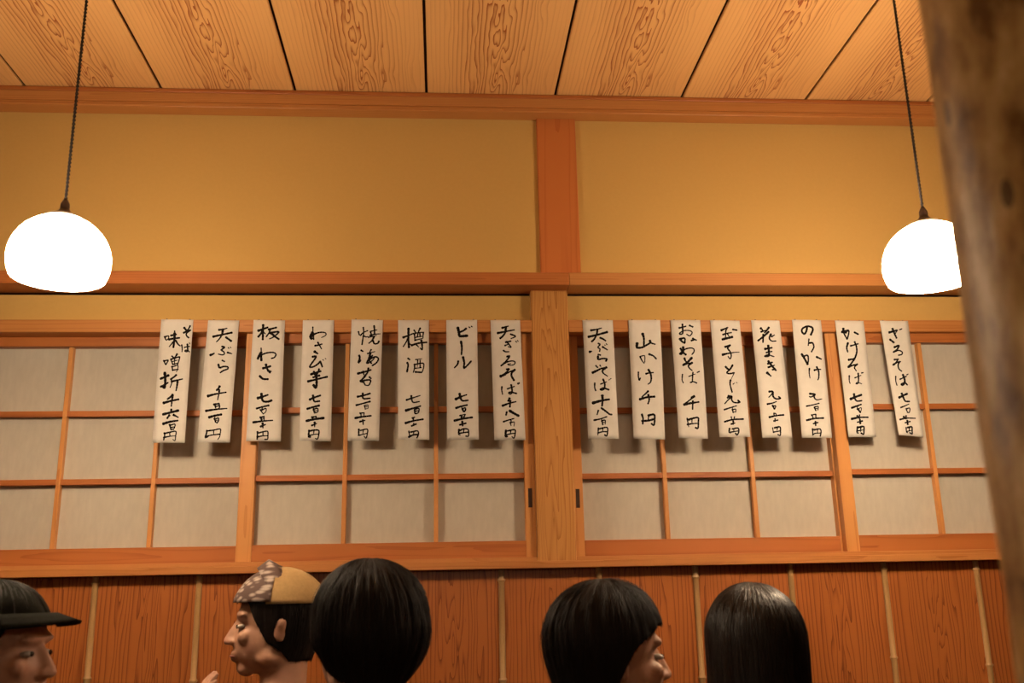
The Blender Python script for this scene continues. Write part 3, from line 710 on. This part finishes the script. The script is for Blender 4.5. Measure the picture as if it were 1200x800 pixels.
def hair_shell(kind, parent, rz, origin, seed=1, thick=0.014, back=-0.075, side=-0.03, front=0.055, flare=0.0, strands=420, mess=1.0):
    rr = random.Random(seed)
    cx, cy, cz = 0, 0.018, 0.03; rx, ry, rzz = 0.073, 0.092, 0.082
    def hem(th):           # th = 0 at the front, pi at the back
        t = abs((th+math.pi) % (2*math.pi)-math.pi)
        if t < 0.75: z = front
        elif t < 1.25: z = front+(side-front)*(t-0.75)/0.5
        elif t < 1.85: z = side+(min(back, side)-side)*((t-1.25)/0.6)**1.5
        else: z = back
        return z
    def P(th, s, off=0.0):
        hz = hem(th); t = abs((th+math.pi) % (2*math.pi)-math.pi)
        R1 = thick+off
        arc = math.pi/2; drop = max(0.0, cz-hz)/0.085
        tot = arc+drop; q = s*tot
        if hz > cz:
            q = s*math.asin(min(1, math.sqrt(max(0, 1-((hz-cz)/(rzz+R1))**2))))
        nz_ = mess*0.0028*noise.noise(Vector((th*5.5, q*0.7, seed*3.1))) + mess*0.0016*noise.noise(Vector((th*15, q*1.2, seed*7.7)))
        if q <= arc:
            e = math.sin(q); z = cz+(rzz+R1*1.15)*math.cos(q); k = e
            x = (rx+R1)*k; y = (ry+R1)*k
        else:
            dz = (q-arc)*0.085; z = cz-dz; f = dz/0.085
            tp = (1+flare*f) if kind == 'bob' else 1+flare*f*(1-f)*4-0.13*f*f - 0.05*f
            x = (rx+R1)*tp; y = (ry+R1)*tp
        part = -0.006*math.exp(-((th-5.6)/0.12)**2)*(1 if kind == 'bob' and q < 1.2 else 0)
        k2 = 1+(nz_+part)/0.09
        return Vector((x*math.sin(th)*k2, cy-y*math.cos(th)*k2, z + nz_*0.5))
    bm = bmesh.new(); nt_, ns = 128, 30; top = bm.verts.new(P(0, 0)); prev = None
    for i in range(1, ns+1):
        ring = []
        for k in range(nt_):
            th = 2*math.pi*k/nt_; s = i/ns
            p = P(th, s)
            if i > ns-3: p.z += 0.004*noise.noise(Vector((th*22, seed, 0)))
            ring.append(bm.verts.new(p))
        for k in range(nt_):
            if prev: bm.faces.new((prev[k], prev[(k+1) % nt_], ring[(k+1) % nt_], ring[k]))
            else: bm.faces.new((top, ring[(k+1) % nt_], ring[k]))
        prev = ring
    # inner surface closing the shell
    inner = []
    for k in range(nt_):
        v = prev[k].co; inner.append(bm.verts.new((v.x*0.82, cy+(v.y-cy)*0.84, v.z+0.004)))
    for k in range(nt_): bm.faces.new((prev[k], prev[(k+1) % nt_], inner[(k+1) % nt_], inner[k]))
    # strands
    for i in range(strands):
        th = rr.uniform(0, 2*math.pi); s0 = rr.uniform(0.02, 0.45); s1 = min(1.04, s0+rr.uniform(0.4, 0.95)); dth = rr.uniform(-0.12, 0.12)
        wv = rr.uniform(0.0006, 0.0014); lift = rr.uniform(0.0002, 0.0022)*mess; last = None
        for j in range(11):
            t = j/10; s = s0+(s1-s0)*t; c = P(th+dth*t, min(s, 1.0), 0.0006+lift*math.sin(math.pi*min(t*1.2, 1)))
            if s > 1: c.z -= (s-1)*0.12
            tang = Vector((math.cos(th), math.sin(th), 0)); out = Vector((math.sin(th), -math.cos(th), 0.3)).normalized()
            w_ = wv*(1-0.7*t)
            tri = [bm.verts.new(c-tang*w_), bm.verts.new(c+out*w_*0.8), bm.verts.new(c+tang*w_)]
            if last:
                bm.faces.new((last[0], last[1], tri[1], tri[0])); bm.faces.new((last[1], last[2], tri[2], tri[1]))
            last = tri
    o = bm_obj('hair', bm, M_gloss if kind == 'bob' else M_hair, parent, True)
    o.location = origin; o.rotation_euler = (0, 0, rz)
    return o

def person(label, x, y, top, body_rz, head_rz, hair, cloth, pants, raised=False, narrow=1.0, cap=None, tilt=0.0, seat=0.44):
    """seated figure, floor origin at x,y; local -y is forward; top = height of the crown"""
    root = empty('person', (x, y, 0), body_rz); tag(root, label, 'person', 'diners seated below the menu')
    hz = top-0.112-0.016                       # eye level
    H0 = Vector((0, 0, hz))
    hr = Matrix.Rotation(head_rz-body_rz, 3, 'Z')
    def h(v): return H0 + hr @ Vector(v)
    sh = hz-0.195; sw = 0.165*narrow; hip = seat+0.085
    arms = []
    for s in (-1, 1):
        S0 = Vector((s*sw, 0.01, sh))
        if raised and s == 1:
            E0 = Vector((s*(sw+0.05), -0.15, sh-0.20)); W0 = Vector((s*0.085, -0.14, sh-0.05)); hd = Vector((-s*0.1, 0.1, 1)); pn = Vector((-s*0.6, 1, 0))
        else:
            E0 = Vector((s*(sw+0.045), -0.045, sh-0.26)); W0 = Vector((s*0.13, -0.25, seat+0.19)); hd = Vector((-s*0.25, -1, -0.12)); pn = Vector((0, 0, -1))
        arms.append((s, S0, E0, W0, hd, pn))
    def torso(bm, g):
        zs = [hip-0.03, hip+0.08, hip+0.2, sh-0.14, sh-0.05, sh+0.012]
        hw = [0.168, 0.155, 0.138*narrow, 0.162*narrow, 0.170*narrow, 0.125*narrow]; dp = [0.118, 0.112, 0.104, 0.112, 0.098, 0.066]
        prev = None; seg = 28
        for z, a, b in zip(zs, hw, dp):
            ring = [bm.verts.new(((a+g)*math.cos(t), 0.012+(b+g)*math.sin(t), z)) for t in [2*math.pi*k/seg for k in range(seg)]]
            if prev:
                for k in range(seg): bm.faces.new((prev[k], prev[(k+1) % seg], ring[(k+1) % seg], ring[k]))
            else: bm.faces.new(ring[::-1])
            prev = ring
        bm.faces.new(prev)
        ell(bm, (0, 0.012, sh+0.0), (0.13*narrow+g, 0.065+g, 0.035+g)); 
        for s, S0, *_ in arms: ell(bm, S0+Vector((0, 0, -0.005)), (0.048+g, 0.05+g, 0.046+g))
    def legs(bm, g):
        ell(bm, (0, 0.01, hip-0.01), (0.168+g, 0.12+g, 0.085+g))
        for s in (-1, 1):
            limb(bm, [(s*0.085, 0, hip-0.012), (s*0.095, -0.2, hip-0.012), (s*0.105, -0.41, hip-0.02)], [0.078+g, 0.068+g, 0.052+g], side=Vector((1, 0, 0)))
            limb(bm, [(s*0.105, -0.41, hip-0.02), (s*0.105, -0.42, 0.32), (s*0.105, -0.40, 0.09)], [0.052+g, 0.050+g, 0.034+g], side=Vector((1, 0, 0)))
    bm = bmesh.new()
    # head
    ell(bm, h((0, 0.018, 0.03)), (0.073, 0.092, 0.082), hr, 32, 20)
    ell(bm, h((0, -0.022, -0.038)), (0.057, 0.062, 0.070), hr, 32, 20)
    ell(bm, h((0, -0.052, -0.092)), (0.026, 0.024, 0.020), hr)                     # chin
    ell(bm, h((0, -0.066, 0.022)), (0.050, 0.014, 0.012), hr)                      # brow
    for s in (-1, 1):
        ell(bm, h((s*0.036, -0.058, -0.026)), (0.018, 0.018, 0.016), hr)           # cheek
        ell(bm, h((s*0.074, 0.018, -0.012)), (0.006, 0.016, 0.028), hr)            # ear
        ell(bm, h((s*0.080, 0.022, 0.002)), (0.005, 0.012, 0.014), hr)
        ell(bm, h((s*0.012, -0.090, -0.036)), (0.008, 0.009, 0.007), hr)           # nostril wing
        ell(bm, h((s*0.044, 0.005, -0.070)), (0.020, 0.040, 0.024), hr)            # jaw
    limb(bm, [h((0, -0.074, 0.008)), h((0, -0.088, -0.016)), h((0, -0.096, -0.034))], [0.007, 0.009, 0.011], side=Vector((1, 0, 0)), seg=10)
    ell(bm, h((0, -0.080, -0.062)), (0.024, 0.010, 0.006), hr); ell(bm, h((0, -0.079, -0.073)), (0.020, 0.010, 0.007), hr)
    limb(bm, [h((0, 0.03, -0.04)), Vector((0, 0.03, hz-0.13)), Vector((0, 0.025, sh+0.0))], [0.054, 0.052, 0.066], side=Vector((1, 0, 0)))
    limb(bm, [(-0.12*narrow, 0.02, sh+0.012), (0, 0.022, sh+0.045), (0.12*narrow, 0.02, sh+0.012)], [0.03, 0.045, 0.03], side=Vector((0, 1, 0)))
    torso(bm, 0)
    for s, S0, E0, W0, hd, pn in arms:
        limb(bm, [S0, (S0+E0)/2, E0], [0.046, 0.043, 0.036], side=Vector((1, 0, 0.3)))
        limb(bm, [E0, E0.lerp(W0, 0.35), W0], [0.036, 0.037, 0.024], side=Vector((1, 0, 0.3)))
        hand(bm, W0+(W0-E0).normalized()*0.0, hd, pn, -s if not (raised and s == 1) else s, 0.25)
    legs(bm, 0)
    for s in (-1, 1): ell(bm, (s*0.105, -0.47, 0.045), (0.042, 0.115, 0.036))
    remesh(bm, 'body', 0.0048, M_skin, root, 3)
    # eyes and mouth
    for s in (-1, 1):
        e = bmesh.new(); ell(e, (0, 0, 0), (0.0125, 0.0105, 0.0052), hr); eo = bm_obj('eye', e, M_white, root, True); eo.location = h((s*0.029, -0.0675, -0.003))
        e = bmesh.new(); ell(e, (0, 0, 0), (0.0056, 0.003, 0.0046), hr); io = bm_obj('iris', e, M_iris, eo, True); io.location = hr @ Vector((0, -0.0088, 0))
    e = bmesh.new(); ell(e, (0, 0, 0), (0.021, 0.0105, 0.0045), hr); mo = bm_obj('lips', e, M_lip, root, True); mo.location = h((0, -0.0805, -0.067))
    # clothing
    bm = bmesh.new(); torso(bm, 0.011)
    for s, S0, E0, W0, hd, pn in arms:
        limb(bm, [S0, (S0+E0)/2, E0], [0.060, 0.055, 0.048], side=Vector((1, 0, 0.3)))
        limb(bm, [E0, E0.lerp(W0, 0.4), E0.lerp(W0, 0.86)], [0.048, 0.046, 0.036], side=Vector((1, 0, 0.3)))
    limb(bm, [(-0.12*narrow, 0.02, sh+0.010), (0, 0.025, sh+0.03), (0.12*narrow, 0.02, sh+0.010)], [0.042, 0.056, 0.042], side=Vector((0, 1, 0)))
    remesh(bm, 'sweater', 0.009, cloth, root, 4)
    bm = bmesh.new(); legs(bm, 0.010); remesh(bm, 'trousers', 0.009, pants, root, 4)
    for s in (-1, 1):
        b_ = bmesh.new(); ell(b_, (0, 0, 0), (0.05, 0.13, 0.042)); bmesh.ops.bisect_plane(b_, geom=b_.verts[:]+b_.edges[:]+b_.faces[:], plane_co=(0, 0, -0.036), plane_no=(0, 0, -1), clear_outer=True)
        bmesh.ops.contextual_create(b_, geom=[e_ for e_ in b_.edges if e_.is_boundary])
        so = bm_obj('shoe', b_, M_dark, root, True); so.location = (s*0.105, -0.47, 0.037)
    hr_z = head_rz-body_rz
    if hair: hair_shell(parent=root, rz=hr_z, origin=H0, **hair)
    if cap: cap(root, hr_z, H0)
    return root

M_navy = plain('dark navy knit', (0.02, 0.022, 0.03), 0.9, 200, 0.2, bump=0.3)
M_black = plain('black wool', (0.012, 0.012, 0.013), 0.95, 200, 0.2, bump=0.3)
M_grey = plain('charcoal cloth', (0.05, 0.045, 0.045), 0.9, 200, 0.2, bump=0.3)
M_brownc = plain('dark brown cloth', (0.07, 0.035, 0.022), 0.9, 200, 0.2, bump=0.3)
M_tan = plain('tan felt', (0.42, 0.27, 0.11), 0.9, 120, 0.08, bump=0.3)
M_olive = plain('dark olive cloth', (0.010, 0.010, 0.007), 0.95, 150, 0.15, bump=0.2, spec=0.08)
M_strap = plain('grey green strap', (0.10, 0.11, 0.08), 0.8, 100, 0.1)
def scarfmat():
    m, nt, b = newmat('grey patterned headscarf')
    tc = N(nt, 'ShaderNodeTexCoord'); v = N(nt, 'ShaderNodeTexVoronoi'); v.inputs['Scale'].default_value = 70
    mp = N(nt, 'ShaderNodeMapping'); mp.inputs['Scale'].default_value = (1, 0.4, 1.4); nt.links.new(tc.outputs['Object'], mp.inputs[0]); nt.links.new(mp.outputs[0], v.inputs['Vector'])
    c = ramp(nt, v.outputs['Distance'], [(0.25, (0.42, 0.34, 0.29)), (0.55, (0.10, 0.06, 0.05))])
    nt.links.new(c, b.inputs['Base Color']); b.inputs['Roughness'].default_value = 0.85
    return m
M_scarf = scarfmat()

def dome(th0, th1, R, z0, name, mat, parent, rz, origin, thick=0.002, crown=0.0):
    """part of a cap shell over the skull between azimuths th0..th1 (0 = front)"""
    bm = bmesh.new(); nt_, ns = 40, 16; g = []
    for i in range(ns+1):
        q = (i/ns)*math.acos(max(-1, min(1, (z0-0.03)/(0.082+R+crown)))); row = []
        for k in range(nt_+1):
            th = th0+(th1-th0)*k/nt_; k2 = 1+0.012*noise.noise(Vector((th*2, q*3, R*90)))
            row.append(bm.verts.new(((0.073+R)*math.sin(q)*math.sin(th)*k2, 0.018-(0.092+R)*math.sin(q)*math.cos(th)*k2, 0.03+(0.082+R+crown)*math.cos(q))))
        g.append(row)
    for i in range(ns):
        for k in range(nt_): bm.faces.new((g[i][k], g[i+1][k], g[i+1][k+1], g[i][k+1]))
    bmesh.ops.remove_doubles(bm, verts=bm.verts, dist=1e-5)
    bmesh.ops.recalc_face_normals(bm, faces=bm.faces)
    o = bm_obj(name, bm, mat, parent, True); o.location = origin; o.rotation_euler = (0, 0, rz)
    md = o.modifiers.new('s', 'SOLIDIFY'); md.thickness = thick
    return o

def cap_olive(root, rz, H0):
    dome(0, 2*math.pi, 0.010, 0.052, 'cap', M_olive, root, rz, H0)
    dome(0, 2*math.pi, 0.0145, 0.034, 'cap_band', M_strap, root, rz, H0) if False else None
    bm = bmesh.new(); n = 24; rows = []
    for j, rr_ in enumerate((0.0, 0.35, 0.7, 1.0)):
        row = []
        for k in range(n+1):
            a = -1.05+2.1*k/n; ext = 0.045*rr_*math.cos(a*0.75)
            row.append(bm.verts.new(((0.086+ext*0.6)*math.sin(a), 0.018-(0.105+ext)*math.cos(a), 0.060-0.012*rr_-0.012*abs(math.sin(a))*rr_)))
        rows.append(row)
    for A, B in zip(rows, rows[1:]):
        for k in range(n): bm.faces.new((A[k], A[k+1], B[k+1], B[k]))
    o = bm_obj('cap_brim', bm, M_olive, root, True); o.location = H0; o.rotation_euler = (0, 0, rz)
    md = o.modifiers.new('s', 'SOLIDIFY'); md.thickness = 0.004
    bm = bmesh.new()                                    # adjuster strap at the back
    for k in range(21):
        a = math.pi-0.6+1.2*k/20
        for z in (0.052, 0.070):
            bm.verts.new((0.0875*math.sin(a), 0.018-0.1065*math.cos(a), z))
    bm.verts.ensure_lookup_table()
    for k in range(20): bm.faces.new((bm.verts[2*k], bm.verts[2*k+1], bm.verts[2*k+3], bm.verts[2*k+2]))
    o = bm_obj('cap_strap', bm, M_strap, root, True); o.location = H0; o.rotation_euler = (0, 0, rz)
    md = o.modifiers.new('s', 'SOLIDIFY'); md.thickness = 0.002

def cap_tan(root, rz, H0):
    dome(1.25, 2*math.pi-1.25, 0.016, 0.045, 'cap', M_tan, root, rz, H0)
    o = dome(-1.35, 1.35, 0.018, 0.05, 'headscarf', M_scarf, root, rz, H0)
    # folded ridge of the scarf, rising to a point above the crown
    bm = bmesh.new(); n = 14; rows = []
    for k in range(n+1):
        a = -1.3+2.6*k/n; ci = math.cos(a); rows.append([bm.verts.new((0.086*math.sin(a), 0.02-0.06*ci, 0.03+0.098*ci*0.98)), bm.verts.new((0.075*math.sin(a), 0.026-0.04*ci, 0.03+0.116*ci)), bm.verts.new((0.085*math.sin(a), 0.035-0.02*ci, 0.03+0.1*ci))])
    for A, B in zip(rows, rows[1:]):
        for j in range(2): bm.faces.new((A[j], B[j], B[j+1], A[j+1]))
    o = bm_obj('scarf_fold', bm, M_scarf, root, True); o.location = H0; o.rotation_euler = (0, 0, rz)
    md = o.modifiers.new('s', 'SOLIDIFY'); md.thickness = 0.003

PI = math.pi
def topz(px, py, Y): return at(px, py, Y)
# C: big dark head in the middle
q = topz(428, 660, -0.95)
person('person with full black hair seen from behind, in black, at lower centre left', q.x, -0.97, q.z, PI-0.15, PI+0.75, dict(kind='short', thick=0.020, back=-0.10, side=-0.055, front=0.05, seed=3, flare=0.06, mess=2.2, strands=700), M_black, M_grey, narrow=0.92)
q = topz(716, 679, -1.05)
person('person with dark hair in right profile, between the two other dark heads', q.x, -1.05, q.z, PI-0.2, PI/2+0.22, dict(kind='short', thick=0.015, back=-0.10, side=0.022, front=0.05, seed=8, mess=1.6), M_navy, M_grey, narrow=0.82)
q = topz(875, 684, -0.90)
person('person with glossy black bobbed hair seen from behind, nearest the log pillar', q.x, -0.90, q.z, PI+0.05, PI+0.12, dict(kind='bob', thick=0.016, back=-0.16, side=-0.155, front=0.03, flare=0.0, seed=5, strands=700), M_grey, M_black, narrow=0.84)
q = topz(322, 664, -0.45)
person('person in tan cap and grey patterned headscarf, one hand raised to the face', q.x, -0.45, q.z, 1.5*PI-0.1, 1.5*PI+0.15, dict(kind='short', thick=0.009, back=-0.08, side=-0.04, front=0.05, seed=9), M_brownc, M_black, raised=True, narrow=0.88, cap=cap_tan)
q = topz(14, 674, -0.98)
person('person in dark olive peaked cap at the left edge of the frame', q.x, -1.0, q.z, PI/2-0.05, PI/2-0.15, dict(kind='short', thick=0.007, back=-0.07, side=-0.02, front=0.055, seed=11), M_brownc, M_black, cap=cap_olive)

# benches below the frame that carry the diners
def bench(x, y, L, rz, label):
    r = empty('bench', (x, y, 0), rz); tag(r, label, 'bench', 'plain wooden benches')
    o = bm_obj('seat', box_bm(L, 0.30, 0.035, 0.004), M_horzL, r); o.location = (0, 0, 0.423-0.0175)
    for a in (-1, 1):
        for b_ in (-1, 1):
            o = bm_obj('leg', box_bm(0.045, 0.045, 0.388, 0.002), M_vert, r); o.location = (a*(L/2-0.06), b_*0.11, 0.194)
    o = bm_obj('stretcher', box_bm(L-0.2, 0.025, 0.04, 0.002), M_horz, r); o.location = (0, 0, 0.14)
bench(0.42, -0.97, 1.4, 0, 'long wooden bench under the three dark-haired diners')
bench(-0.40, -0.45, 0.36, PI/2, 'short wooden bench under the diner in the tan cap')
bench(-1.04, -1.0, 0.36, PI/2, 'short wooden bench under the diner in the olive cap')
